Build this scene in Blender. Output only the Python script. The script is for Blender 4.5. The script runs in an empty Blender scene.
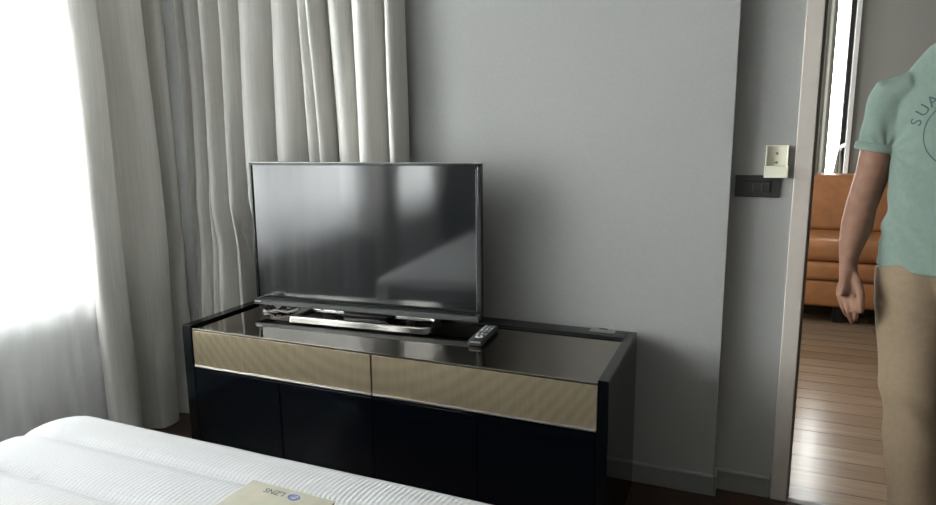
import bpy, bmesh, math, random
from mathutils import Vector, Matrix, noise
from mathutils.bvhtree import BVHTree
random.seed(7)
PI = math.pi
R = math.radians

# ------------------------------------------------------------------ camera, sky, daylight, exposure
H = 1.30
F = 660.0
YAW, PITCH, ROLL = R(23.0), R(10.08), R(-0.62)
fwd = Vector((-math.sin(YAW)*math.cos(PITCH), math.cos(YAW)*math.cos(PITCH), -math.sin(PITCH)))
r0 = Vector((math.cos(YAW), math.sin(YAW), 0))
u0 = r0.cross(fwd)
rt = r0*math.cos(ROLL) + u0*math.sin(ROLL)
up = -r0*math.sin(ROLL) + u0*math.cos(ROLL)
sc = bpy.context.scene
COL = sc.collection
cam_d = bpy.data.cameras.new('camera')
cam = bpy.data.objects.new('camera', cam_d)
COL.objects.link(cam)
m = Matrix.Identity(4)
for i in range(3):
    m[i][0] = rt[i]; m[i][1] = up[i]; m[i][2] = -fwd[i]
m[0][3], m[1][3], m[2][3] = 0, 0, H
cam.matrix_world = m
cam_d.sensor_width = 36
cam_d.lens = 36*F/936
cam_d.clip_start = 0.02
sc.camera = cam
w = bpy.data.worlds.new('sky')
sc.world = w
w.use_nodes = True
w.node_tree.nodes['Background'].inputs[0].default_value = (1.0, 0.995, 0.975, 1)
w.node_tree.nodes['Background'].inputs[1].default_value = 21.0
sc.view_settings.view_transform = 'Standard'
sc.view_settings.look = 'None'
sc.view_settings.gamma = 1
sc.view_settings.use_curve_mapping = False
sc.view_settings.exposure = 0.88
sc.cycles.max_bounces = 10
sc.cycles.diffuse_bounces = 6
sc.cycles.glossy_bounces = 5
sc.cycles.transmission_bounces = 8
sc.cycles.transparent_max_bounces = 16
sc.cycles.sample_clamp_indirect = 30
sc.cycles.caustics_reflective = False

# window openings in the left wall: (y0, y1, z0, z1); and in the far wall of the next room
WX = -2.70                      # inner face of the left wall
WIN = [(-0.38, 1.98, 0.69, 2.50), (-2.25, -0.85, 0.69, 2.50)]
FW = (-.90, 0.685, 0.60, 2.45)  # x0,x1,z0,z1
FARY = 5.90
def portal(name, loc, rot, sx, sy):
    l = bpy.data.lights.new(name, 'AREA'); l.shape = 'RECTANGLE'; l.size = sx; l.size_y = sy
    l.cycles.is_portal = True
    o = bpy.data.objects.new(name, l); COL.objects.link(o); o.location = loc; o.rotation_euler = rot
for (a, b, c, d) in WIN:
    portal('window_daylight', (WX-.06, (a+b)/2, (c+d)/2), (0, -PI/2, 0), d-c, b-a)
portal('window_daylight', (WX-.06, 4.3, 1.325), (0, -PI/2, 0), 2.25, 1.2)  # portal of the unseen window added to light the next room
portal('window_daylight', ((FW[0]+FW[1])/2, FARY+.06, (FW[2]+FW[3])/2), (-PI/2, 0, 0), FW[1]-FW[0], FW[3]-FW[2])

# ------------------------------------------------------------------ helpers
def at(px, py, Y):
    d = rt*((px-468)/F) + up*(-(py-252.5)/F) + fwd
    t = Y/d.y
    return Vector((d.x*t, Y, H+d.z*t))

def new_mat(name):
    mt = bpy.data.materials.new(name); mt.use_nodes = True
    return mt, mt.node_tree.nodes, mt.node_tree.links, mt.node_tree.nodes['Principled BSDF']
def setp(p, col=None, rough=None, metal=None, spec=None, coat=None, coatr=None):
    if col: p.inputs['Base Color'].default_value = (*col, 1)
    if rough is not None: p.inputs['Roughness'].default_value = rough
    if metal is not None: p.inputs['Metallic'].default_value = metal
    if spec is not None: p.inputs['Specular IOR Level'].default_value = spec
    if coat is not None: p.inputs['Coat Weight'].default_value = coat
    if coatr is not None: p.inputs['Coat Roughness'].default_value = coatr
def plain(name, col, rough=.5, metal=0, spec=.5, var=.04, scale=30, bump=0.0, stretch=(1,1,1), coat=None):
    mt, N, L, p = new_mat(name)
    setp(p, col, rough, metal, spec, coat)
    tc = N.new('ShaderNodeTexCoord'); mp = N.new('ShaderNodeMapping'); nz = N.new('ShaderNodeTexNoise')
    mp.inputs['Scale'].default_value = stretch
    nz.inputs['Scale'].default_value = scale; nz.inputs['Detail'].default_value = 4
    L.new(tc.outputs['Object'], mp.inputs[0]); L.new(mp.outputs[0], nz.inputs['Vector'])
    cr = N.new('ShaderNodeMapRange')
    cr.inputs['From Min'].default_value = .3; cr.inputs['From Max'].default_value = .7
    cr.inputs['To Min'].default_value = 1-var; cr.inputs['To Max'].default_value = 1+var
    L.new(nz.outputs['Fac'], cr.inputs['Value'])
    mx = N.new('ShaderNodeVectorMath'); mx.operation = 'SCALE'
    mx.inputs[0].default_value = col
    L.new(cr.outputs[0], mx.inputs['Scale']); L.new(mx.outputs[0], p.inputs['Base Color'])
    if bump:
        b = N.new('ShaderNodeBump'); b.inputs['Strength'].default_value = bump; b.inputs['Distance'].default_value = .002
        L.new(nz.outputs['Fac'], b.inputs['Height']); L.new(b.outputs[0], p.inputs['Normal'])
    return mt

def link(name, bm, mat, parent=None, smooth=False, auto=None):
    me = bpy.data.meshes.new(name)
    bmesh.ops.recalc_face_normals(bm, faces=bm.faces)
    bm.to_mesh(me); bm.free()
    o = bpy.data.objects.new(name, me); COL.objects.link(o)
    if mat: me.materials.append(mat)
    if parent: o.parent = parent; o.matrix_parent_inverse = parent.matrix_world.inverted() if False else Matrix.Identity(4)
    if smooth:
        for f in me.polygons: f.use_smooth = True
    if auto is not None:
        for f in me.polygons: f.use_smooth = True
        es = me.edges; me.update()
        bm2 = bmesh.new(); bm2.from_mesh(me)
        for e in bm2.edges:
            if len(e.link_faces) == 2 and e.calc_face_angle(0) > R(auto): e.smooth = False
        bm2.to_mesh(me); bm2.free()
    return o
def box(bm, x0, x1, y0, y1, z0, z1, bev=0, seg=2):
    r = bmesh.ops.create_cube(bm, size=1)
    vs = r['verts']
    for v in vs:
        v.co = Vector((x0+(v.co.x+.5)*(x1-x0), y0+(v.co.y+.5)*(y1-y0), z0+(v.co.z+.5)*(z1-z0)))
    if bev:
        es = list({e for v in vs for e in v.link_edges})
        bmesh.ops.bevel(bm, geom=es, offset=bev, segments=seg, profile=.5, affect='EDGES')
    return bm
def cyl(bm, a, b, r, r2=None, seg=20, caps=True):
    a = Vector(a); b = Vector(b); d = b-a
    mm = Matrix.Translation((a+b)/2) @ d.to_track_quat('Z', 'Y').to_matrix().to_4x4()
    bmesh.ops.create_cone(bm, cap_ends=caps, segments=seg, radius1=r, radius2=r if r2 is None else r2, depth=d.length, matrix=mm)
    return bm
def rings(bm, RR, cap=True, closed=True):
    vs = [[bm.verts.new(p) for p in r] for r in RR]
    n = len(RR[0])
    for i in range(len(vs)-1):
        for j in range(n if closed else n-1):
            k = (j+1) % n
            bm.faces.new((vs[i][j], vs[i][k], vs[i+1][k], vs[i+1][j]))
    if cap and closed:
        bm.faces.new(vs[0][::-1]); bm.faces.new(vs[-1])
    return vs
def tube(bm, pts, rad, seg=14, flat=1.0, upv=None):
    """swept tube with per-point radius; flat squashes the second axis"""
    pts = [Vector(p) for p in pts]; RR = []
    for i, p in enumerate(pts):
        t = (pts[min(i+1, len(pts)-1)] - pts[max(i-1, 0)]).normalized()
        ref = upv or Vector((0, 1, 0))
        if abs(t.dot(ref)) > .95: ref = Vector((1, 0, 0))
        a = t.cross(ref).normalized(); b = t.cross(a).normalized()
        r = rad[i] if isinstance(rad, (list, tuple)) else rad
        ra, rb = r if isinstance(r, (list, tuple)) else (r, r*flat)
        RR.append([p + a*math.cos(2*PI*k/seg)*ra + b*math.sin(2*PI*k/seg)*rb for k in range(seg)])
    rings(bm, RR)
    return bm
def catmull(P, n):
    out = []
    P = [P[0]]+list(P)+[P[-1]]
    for i in range(1, len(P)-2):
        for k in range(n):
            t = k/n
            q = []
            for c in range(len(P[0])):
                a, b, cc, d = P[i-1][c], P[i][c], P[i+1][c], P[i+2][c]
                q.append(.5*((2*b)+(-a+cc)*t+(2*a-5*b+4*cc-d)*t*t+(-a+3*b-3*cc+d)*t**3))
            out.append(tuple(q))
    out.append(tuple(P[-2]))
    return out
def tag(o, label=None, cat=None, group=None, kind=None):
    if label: o['label'] = label
    if cat: o['category'] = cat
    if group: o['group'] = group
    if kind: o['kind'] = kind
    return o
def thing(name, loc, label, cat, group=None, rz=0):
    o = bpy.data.objects.new(name, None); COL.objects.link(o)
    o.location = loc; o.rotation_euler.z = rz; o.empty_display_size = .1
    return tag(o, label, cat, group)
def struct(name, bm, mat, parent=None, **k):
    o = link(name, bm, mat, parent, **k)
    if not parent: o['kind'] = 'structure'
    return o
def local(bm, root):
    """world-space mesh -> root's local space"""
    mw = Matrix.Translation(root.location) @ root.rotation_euler.to_matrix().to_4x4()
    bmesh.ops.transform(bm, matrix=mw.inverted(), verts=bm.verts)
    return bm

# ------------------------------------------------------------------ materials
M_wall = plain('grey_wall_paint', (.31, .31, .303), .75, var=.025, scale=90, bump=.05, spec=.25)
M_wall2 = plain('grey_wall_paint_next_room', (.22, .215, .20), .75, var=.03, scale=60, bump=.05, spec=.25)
M_pale = plain('brightened_wall_paint', (.75, .75, .74), .8, var=.02, scale=60, spec=.2)  # window wall lightened so the sheer below the sill looks brighter
M_rear = plain('bounce_cut_wall_paint', (.17, .165, .16), .75, var=.03, scale=60, spec=.25)  # unseen front and right walls coloured dark to cut bounce light
M_ceil = plain('ceiling_paint', (.55, .55, .53), .85, var=.02, spec=.2)
M_base = plain('grey_baseboard_paint', (.22, .22, .215), .5, var=.03, spec=.4)
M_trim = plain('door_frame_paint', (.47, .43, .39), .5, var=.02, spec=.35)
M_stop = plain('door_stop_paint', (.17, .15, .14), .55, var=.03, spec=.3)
M_alu = plain('dark_window_aluminium', (.03, .03, .032), .4, .5)
M_white = plain('white_window_profile', (.8, .8, .8), .5)
M_gloss = plain('black_gloss_lacquer', (.0018, .0026, .0034), .09, spec=.5, var=.1)
M_glossn = plain('navy_gloss_lacquer', (.0008, .0018, .0034), .13, spec=.38, var=.1)
M_rail = plain('black_satin_lacquer', (.006, .007, .008), .30, spec=.5, var=.1)
M_inlay = plain('black_inlay', (.002, .002, .002), .5, spec=.15)
M_chrome = plain('polished_chrome', (.48, .48, .475), .12, 1.0, var=.03)
M_steel = plain('brushed_steel', (.35, .35, .34), .35, 1.0, var=.05, stretch=(1, 20, 1))
M_tvb = plain('black_gloss_plastic', (.012, .013, .014), .18, spec=.6, var=.05)
M_tvg = plain('grey_satin_bezel', (.09, .095, .098), .33, .5, var=.05)
M_logo = plain('silver_mark', (.9, .9, .9), .4, 0)
M_plast = plain('black_matt_plastic', (.02, .022, .023), .45, var=.1)
M_btn = plain('grey_rubber_button', (.30, .32, .32), .5, var=.05)
M_btnw = plain('pale_rubber_button', (.65, .68, .68), .5, var=.05)
M_cream = plain('cream_plastic', (.72, .70, .58), .4, var=.02)
M_bronze = plain('dark_bronze_plate', (.045, .046, .043), .38, .3, var=.06)
M_bronze2 = plain('black_rocker', (.018, .018, .018), .3, var=.06)
M_leather = plain('tan_leather', (.26, .105, .038), .42, var=.14, scale=14, bump=.15, spec=.45)
M_dark = plain('dark_metal_leg', (.02, .02, .02), .3, .6)
M_skin = plain('skin', (.205, .110, .076), .6, var=.12, scale=35, bump=.15, spec=.2)
M_hair = plain('dark_hair', (.03, .02, .015), .6, var=.2, scale=120)
M_shirt = plain('sage_green_jersey', (.150, .198, .172), .85, var=.05, scale=60, bump=.12, spec=.15)
M_print = plain('dark_screen_print', (.03, .06, .055), .8, var=.05)
M_khaki = plain('khaki_cotton_twill', (.205, .152, .100), .8, var=.06, scale=70, bump=.12, spec=.2)
M_shoe = plain('brown_shoe_leather', (.10, .06, .04), .5)
M_sole = plain('rubber_sole', (.5, .5, .48), .7)
M_eye = plain('eye_white', (.30, .29, .28), .5)
M_iris = plain('brown_iris', (.06, .03, .02), .2)
M_lip = plain('lips', (.42, .17, .14), .5)
M_paper = plain('beige_booklet_cover', (.30, .285, .225), .5, var=.08, scale=25)
M_page = plain('booklet_edge', (.10, .10, .09), .7)
M_ink = plain('dark_ink', (.04, .045, .06), .6)
M_blue = plain('blue_ink', (.06, .13, .42), .6)
M_cable = plain('black_cable_rubber', (.03, .03, .03), .4)
M_cablew = plain('pale_cable_plug', (.6, .6, .58), .4)

def bronze_glass():
    mt, N, L, p = new_mat('bronze_mirror_glass')
    setp(p, (.36, .32, .275), .035, 1.0)
    return mt
M_glasstop = bronze_glass()

def screen_mat():
    mt, N, L, p = new_mat('tv_screen_glass')
    setp(p, (.008, .009, .011), .08, 0, .5); p.inputs['IOR'].default_value = 2.1
    return mt
M_screen = screen_mat()

def glass_mat():
    mt, N, L, p = new_mat('window_glass')
    N.remove(p)
    out = N['Material Output']
    t = N.new('ShaderNodeBsdfTransparent'); g = N.new('ShaderNodeBsdfGlossy'); mix = N.new('ShaderNodeMixShader')
    t.inputs[0].default_value = (.96, .98, .98, 1); g.inputs['Roughness'].default_value = .02
    fr = N.new('ShaderNodeFresnel'); fr.inputs[0].default_value = 1.45
    L.new(fr.outputs[0], mix.inputs[0]); L.new(t.outputs[0], mix.inputs[1]); L.new(g.outputs[0], mix.inputs[2])
    L.new(mix.outputs[0], out.inputs[0])
    return mt
M_glass = glass_mat()

def fabric(name, col, transl, transp=0.0, streak=.10, sx=160, sz=3):
    mt, N, L, p = new_mat(name)
    N.remove(p); out = N['Material Output']
    tc = N.new('ShaderNodeTexCoord'); mp = N.new('ShaderNodeMapping'); mp.inputs['Scale'].default_value = (sx, sx, sz)
    nz = N.new('ShaderNodeTexNoise'); nz.inputs['Scale'].default_value = 1; nz.inputs['Detail'].default_value = 5
    L.new(tc.outputs['Object'], mp.inputs[0]); L.new(mp.outputs[0], nz.inputs['Vector'])
    cr = N.new('ShaderNodeMapRange'); cr.inputs['From Min'].default_value = .3; cr.inputs['From Max'].default_value = .7
    cr.inputs['To Min'].default_value = 1-streak; cr.inputs['To Max'].default_value = 1+streak*.6
    L.new(nz.outputs['Fac'], cr.inputs['Value'])
    sv = N.new('ShaderNodeVectorMath'); sv.operation = 'SCALE'; sv.inputs[0].default_value = col
    L.new(cr.outputs[0], sv.inputs['Scale'])
    d = N.new('ShaderNodeBsdfDiffuse'); t = N.new('ShaderNodeBsdfTranslucent')
    L.new(sv.outputs[0], d.inputs[0]); L.new(sv.outputs[0], t.inputs[0])
    bp = N.new('ShaderNodeBump'); bp.inputs['Strength'].default_value = .15; bp.inputs['Distance'].default_value = .001
    L.new(nz.outputs['Fac'], bp.inputs['Height']); L.new(bp.outputs[0], d.inputs['Normal'])
    mx = N.new('ShaderNodeMixShader'); mx.inputs[0].default_value = transl
    L.new(d.outputs[0], mx.inputs[1]); L.new(t.outputs[0], mx.inputs[2])
    last = mx
    if transp:
        tr = N.new('ShaderNodeBsdfTransparent'); m2 = N.new('ShaderNodeMixShader'); m2.inputs[0].default_value = transp
        L.new(mx.outputs[0], m2.inputs[1]); L.new(tr.outputs[0], m2.inputs[2]); last = m2
    L.new(last.outputs[0], out.inputs[0])
    return mt
M_drape = fabric('grey_linen_drape', (.60, .588, .558), .04)
M_sheer = fabric('white_sheer_voile', (.90, .91, .92), .50, .40, .04, 300, 3)

def wood(name, c1, c2, width, y_off, gap, rough, lenp=1.15, gapcol=(.03, .025, .02)):
    """planks running along X, one row per `width` in Y"""
    mt, N, L, p = new_mat(name)
    tc = N.new('ShaderNodeTexCoord'); mp = N.new('ShaderNodeMapping')
    mp.inputs['Location'].default_value = (0.0, -y_off, 0)
    L.new(tc.outputs['Object'], mp.inputs[0])
    br = N.new('ShaderNodeTexBrick')
    br.inputs['Scale'].default_value = 1; br.inputs['Brick Width'].default_value = lenp
    br.inputs['Row Height'].default_value = width; br.inputs['Mortar Size'].default_value = gap
    br.inputs['Mortar Smooth'].default_value = .2; br.offset = .37; br.squash = 1
    br.inputs['Color1'].default_value = (*c1, 1); br.inputs['Color2'].default_value = (*c2, 1)
    br.inputs['Mortar'].default_value = (*gapcol, 1); br.inputs['Bias'].default_value = 0
    L.new(mp.outputs[0], br.inputs['Vector'])
    m2 = N.new('ShaderNodeMapping'); m2.inputs['Scale'].default_value = (3, 40, 1)
    L.new(tc.outputs['Object'], m2.inputs[0])
    nz = N.new('ShaderNodeTexNoise'); nz.inputs['Scale'].default_value = 1.2; nz.inputs['Detail'].default_value = 6
    L.new(m2.outputs[0], nz.inputs['Vector'])
    cr = N.new('ShaderNodeMapRange'); cr.inputs['From Min'].default_value = .25; cr.inputs['From Max'].default_value = .75
    cr.inputs['To Min'].default_value = .78; cr.inputs['To Max'].default_value = 1.18
    L.new(nz.outputs['Fac'], cr.inputs['Value'])
    sv = N.new('ShaderNodeVectorMath'); sv.operation = 'SCALE'
    L.new(br.outputs['Color'], sv.inputs[0]); L.new(cr.outputs[0], sv.inputs['Scale'])
    L.new(sv.outputs[0], p.inputs['Base Color'])
    setp(p, None, rough, 0, .32)
    b = N.new('ShaderNodeBump'); b.inputs['Strength'].default_value = .5; b.inputs['Distance'].default_value = .0015
    inv = N.new('ShaderNodeMath'); inv.operation = 'SUBTRACT'; inv.inputs[0].default_value = 1
    L.new(br.outputs['Fac'], inv.inputs[1]); L.new(inv.outputs[0], b.inputs['Height']); L.new(b.outputs[0], p.inputs['Normal'])
    return mt
M_floor = wood('dark_walnut_floor', (.045, .024, .015), (.032, .018, .012), .12, 2.43, .002, .35)
M_floor2 = wood('pale_oak_plank_floor', (.18, .122, .078), (.14, .092, .058), .133, 2.43, .003, .22, 1.3, (.06, .042, .028))

def mesh_gold():
    mt, N, L, p = new_mat('champagne_metal_weave')
    tc = N.new('ShaderNodeTexCoord')
    def wave(rot, scale, prof='SIN'):
        mp = N.new('ShaderNodeMapping'); mp.inputs['Rotation'].default_value = (0, rot, 0)
        L.new(tc.outputs['Object'], mp.inputs[0])
        wv = N.new('ShaderNodeTexWave'); wv.bands_direction = 'X'; wv.wave_profile = prof
        wv.inputs['Scale'].default_value = scale; wv.inputs['Distortion'].default_value = .6
        wv.inputs['Detail'].default_value = 1; wv.inputs['Detail Scale'].default_value = 2
        L.new(mp.outputs[0], wv.inputs['Vector']); return wv
    sx = N.new('ShaderNodeSeparateXYZ'); L.new(tc.outputs['Object'], sx.inputs[0])
    def mth(op, a_, b_):
        q = N.new('ShaderNodeMath'); q.operation = op
        for i_, v_ in enumerate((a_, b_)):
            if v_ is None: continue
            if isinstance(v_, (int, float)): q.inputs[i_].default_value = v_
            else: L.new(v_, q.inputs[i_])
        return q.outputs[0]
    x2 = mth('MULTIPLY', mth('MULTIPLY', sx.outputs[0], sx.outputs[0]), -115.0)
    ph = mth('ADD', mth('MULTIPLY', sx.outputs[2], 120.0), x2)
    w1 = mth('MULTIPLY_ADD', mth('SINE', ph, None), .5)
    w1.node.inputs[2].default_value = .5
    w2 = wave(R(0), 150); w3 = wave(R(90), 120)
    mp = N.new('ShaderNodeMapping'); mp.inputs['Scale'].default_value = (90, 1, 9)
    L.new(tc.outputs['Object'], mp.inputs[0])
    nz = N.new('ShaderNodeTexNoise'); nz.inputs['Scale'].default_value = 1; nz.inputs['Detail'].default_value = 3
    L.new(mp.outputs[0], nz.inputs['Vector'])
    def madd(x, a, b):
        q = N.new('ShaderNodeMath'); q.operation = 'MULTIPLY_ADD'; q.inputs[1].default_value = a
        L.new(x, q.inputs[0])
        if isinstance(b, float): q.inputs[2].default_value = b
        else: L.new(b, q.inputs[2])
        return q.outputs[0]
    s = madd(w1, .13, .60)
    s = madd(w2.outputs['Fac'], .20, s)
    s = madd(w3.outputs['Fac'], .12, s)
    s = madd(nz.outputs['Fac'], .30, s)
    sv = N.new('ShaderNodeVectorMath'); sv.operation = 'SCALE'; sv.inputs[0].default_value = (.50, .42, .285)
    L.new(s, sv.inputs['Scale']); L.new(sv.outputs[0], p.inputs['Base Color'])
    setp(p, None, .36, .85, .5)
    b = N.new('ShaderNodeBump'); b.inputs['Strength'].default_value = .3; b.inputs['Distance'].default_value = .001
    L.new(s, b.inputs['Height']); L.new(b.outputs[0], p.inputs['Normal'])
    return mt
M_gold = mesh_gold()

def mattress_mat():
    mt, N, L, p = new_mat('white_ribbed_knit')
    tc = N.new('ShaderNodeTexCoord')
    mp = N.new('ShaderNodeMapping')
    L.new(tc.outputs['Object'], mp.inputs[0])
    wv = N.new('ShaderNodeTexWave'); wv.bands_direction = 'X'; wv.inputs['Scale'].default_value = 26
    wv.inputs['Distortion'].default_value = 1.2; wv.inputs['Detail'].default_value = 1; wv.inputs['Detail Scale'].default_value = 8
    L.new(mp.outputs[0], wv.inputs['Vector'])
    w2 = N.new('ShaderNodeTexWave'); w2.bands_direction = 'Y'; w2.inputs['Scale'].default_value = 40
    L.new(mp.outputs[0], w2.inputs['Vector'])
    a = N.new('ShaderNodeMath'); a.operation = 'MULTIPLY_ADD'; a.inputs[1].default_value = .4
    a.inputs[1].default_value = .14; L.new(w2.outputs['Fac'], a.inputs[0]); L.new(wv.outputs['Fac'], a.inputs[2])
    b = N.new('ShaderNodeBump'); b.inputs['Strength'].default_value = .45; b.inputs['Distance'].default_value = .0016
    L.new(a.outputs[0], b.inputs['Height']); L.new(b.outputs[0], p.inputs['Normal'])
    cr = N.new('ShaderNodeMapRange'); cr.inputs['From Max'].default_value = 1.14
    cr.inputs['To Min'].default_value = .93; cr.inputs['To Max'].default_value = 1.02
    L.new(a.outputs[0], cr.inputs['Value'])
    sv = N.new('ShaderNodeVectorMath'); sv.operation = 'SCALE'; sv.inputs[0].default_value = (.38, .385, .39)
    L.new(cr.outputs[0], sv.inputs['Scale']); L.new(sv.outputs[0], p.inputs['Base Color'])
    setp(p, None, .8, 0, .2)
    return mt
M_matt = mattress_mat()
M_base_fab = plain('grey_bed_base_fabric', (.12, .12, .12), .9, var=.08)

# ------------------------------------------------------------------ the setting
YB = 2.381      # tv wall face
YR = 2.443      # recessed wall face beside the door
YN = 2.58       # face of that wall in the next room
CEIL = 2.72
XR = 1.75
b = bmesh.new(); box(b, WX-.2, XR+.2, -3.0, YR, -.1, 0); struct('floor', b, M_floor)
b = bmesh.new(); box(b, WX-.2, 3.0, YR, FARY+.2, -.1, .0); struct('floor_next_room', b, M_floor2)
b = bmesh.new(); box(b, WX-.2, 3.0, -3.2, FARY+.2, CEIL, CEIL+.1); struct('ceiling', b, M_ceil)
b = bmesh.new(); box(b, WX-.2, -.055, YB, YN, 0, CEIL); struct('wall_back', b, M_wall)
DX0, DX1, DZ = .19, 1.12, 2.12
b = bmesh.new()
box(b, -.055, DX0-.035, YR, YN, 0, CEIL); box(b, DX1+.035, 3.0, YR, YN, 0, CEIL); box(b, DX0-.035, DX1+.035, YR, YN, DZ+.035, CEIL)
struct('wall_back', b, M_wall)
b = bmesh.new(); box(b, XR, XR+.2, -3.0, YR, 0, CEIL); struct('wall_right', b, M_rear)
b = bmesh.new(); box(b, WX-.2, XR+.2, -3.2, -3.0, 0, CEIL); struct('wall_front', b, M_rear)
# left wall with two window openings
b = bmesh.new()
ys = [-3.0, WIN[1][0], WIN[1][1], WIN[0][0], WIN[0][1], YB]
for i in range(0, 6, 2): box(b, WX-.2, WX, ys[i], ys[i+1], 0, CEIL)
for (a, c, z0, z1) in WIN:
    box(b, WX-.2, WX, a, c, 0, z0); box(b, WX-.2, WX, a, c, z1, CEIL)
struct('wall_left', b, M_pale)
# next room, lit by its far window and an unseen left one added for floor light
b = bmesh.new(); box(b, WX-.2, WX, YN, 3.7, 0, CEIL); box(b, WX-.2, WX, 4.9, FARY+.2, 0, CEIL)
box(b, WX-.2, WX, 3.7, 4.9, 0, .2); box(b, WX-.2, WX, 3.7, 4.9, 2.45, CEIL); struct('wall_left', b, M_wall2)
b = bmesh.new()
for y in (3.7, 4.28, 4.86): box(b, WX-.13, WX-.07, y, y+.04, .2, 2.45, .003)
box(b, WX-.13, WX-.07, 3.74, 4.86, .2, .24, .003); box(b, WX-.13, WX-.07, 3.74, 4.86, 2.41, 2.45, .003)
fr = struct('window_4', b, M_alu)
b = bmesh.new(); box(b, WX-.103, WX-.097, 3.72, 4.88, .22, 2.43); link('pane', b, M_glass, fr)
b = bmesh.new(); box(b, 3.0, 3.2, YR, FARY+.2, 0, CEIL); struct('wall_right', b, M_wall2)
b = bmesh.new()
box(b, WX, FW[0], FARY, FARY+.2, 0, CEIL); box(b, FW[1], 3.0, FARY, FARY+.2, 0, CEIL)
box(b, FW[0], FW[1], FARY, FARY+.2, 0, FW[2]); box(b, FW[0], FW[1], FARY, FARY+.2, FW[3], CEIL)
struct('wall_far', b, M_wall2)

# baseboards with a rounded bead on top
def baseboard(name, x0, x1, y):
    b = bmesh.new(); box(b, x0, x1, y-.012, y, 0, .074, .002)
    o = struct(name, b, M_base)
    b = bmesh.new(); box(b, x0, x1, y-.016, y, .070, .080, .003)
    link('bead', b, M_wall, o)
baseboard('baseboard_back', WX, -.055, YB)
baseboard('baseboard_back', -.055, DX0-.056, YR)
b = bmesh.new(); box(b, -.055, -.043, YB-.012, YR-.013, 0, .078, .002); struct('baseboard_back', b, M_base)

# windows on the left wall
for i, (a, c, z0, z1) in enumerate(WIN):
    b = bmesh.new(); t = .05; X0, X1 = WX-.13, WX-.07
    box(b, X0, X1, a, c, z0, z0+t, .003); box(b, X0, X1, a, c, z1-t, z1, .003)
    for y in (a, c-t, (a+c)/2-t/2): box(b, X0, X1, y, y+t, z0+t, z1-t, .003)
    fr = struct('window_%d' % (i+1), b, M_alu)
    b = bmesh.new(); box(b, WX-.103, WX-.097, a+.02, c-.02, z0+.02, z1-.02); link('pane', b, M_glass, fr)
    b = bmesh.new(); box(b, WX-.07, WX+.03, a-.02, c+.02, z0-.03, z0, .004); link('window_sill', b, M_white, fr)
# far window
b = bmesh.new(); t = .045
box(b, FW[0], FW[1], FARY+.05, FARY+.11, FW[2], FW[2]+t, .003); box(b, FW[0], FW[1], FARY+.05, FARY+.11, FW[3]-t, FW[3], .003)
for x in (FW[0], -.1, FW[1]-t-.0): box(b, x, x+t, FARY+.05, FARY+.11, FW[2]+t, FW[3]-t, .003)
fr = struct('window_3', b, M_alu)
b = bmesh.new(); box(b, FW[0]+.02, FW[1]-.02, FARY+.077, FARY+.083, FW[2]+.02, FW[3]-.02); link('pane', b, M_glass, fr)
b = bmesh.new(); box(b, FW[1]-.008, FW[1]+.022, FARY-.02, FARY+.05, FW[2], FW[3], .003); link('white_frame', b, M_white, fr)

# door frame
def frame(bm, x0, x1, z1, wd, y0, y1, bev=.003):
    box(bm, x0-wd, x0, y0, y1, 0, z1, bev); box(bm, x1, x1+wd, y0, y1, 0, z1, bev); box(bm, x0-wd, x1+wd, y0, y1, z1, z1+wd, bev)
b = bmesh.new(); frame(b, DX0, DX1, DZ, .052, YR-.016, YR+.0)
df = struct('door_frame', b, M_trim)
b = bmesh.new(); frame(b, DX0, DX1, DZ, .034, YR, YN); link('lining', b, M_trim, df)
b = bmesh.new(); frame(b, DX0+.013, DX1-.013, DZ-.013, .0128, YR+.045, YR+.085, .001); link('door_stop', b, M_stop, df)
b = bmesh.new(); frame(b, DX0, DX1, DZ, .052, YN, YN+.016); link('rear_casing', b, M_trim, df)
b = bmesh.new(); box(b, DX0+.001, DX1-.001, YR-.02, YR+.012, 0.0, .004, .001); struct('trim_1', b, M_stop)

# ------------------------------------------------------------------ curtains
def curtain(name, prof, zs, mat, label, group=None, rows=40, warp=None, lift=0):
    """prof: dense list of (x,y); zs: (bottom, top)"""
    b = bmesh.new(); RR = []
    for i in range(rows+1):
        z = zs[0] + (zs[1]-zs[0])*i/rows
        row = []
        for j, (x, y) in enumerate(prof):
            q = Vector((x, y, z))
            if warp: q = warp(q, j/(len(prof)-1))
            row.append(q)
        RR.append(row)
    rings(b, RR, closed=False)
    o = link(name, b, mat, smooth=True)
    tag(o, label, 'curtain', group)
    return o

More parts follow.
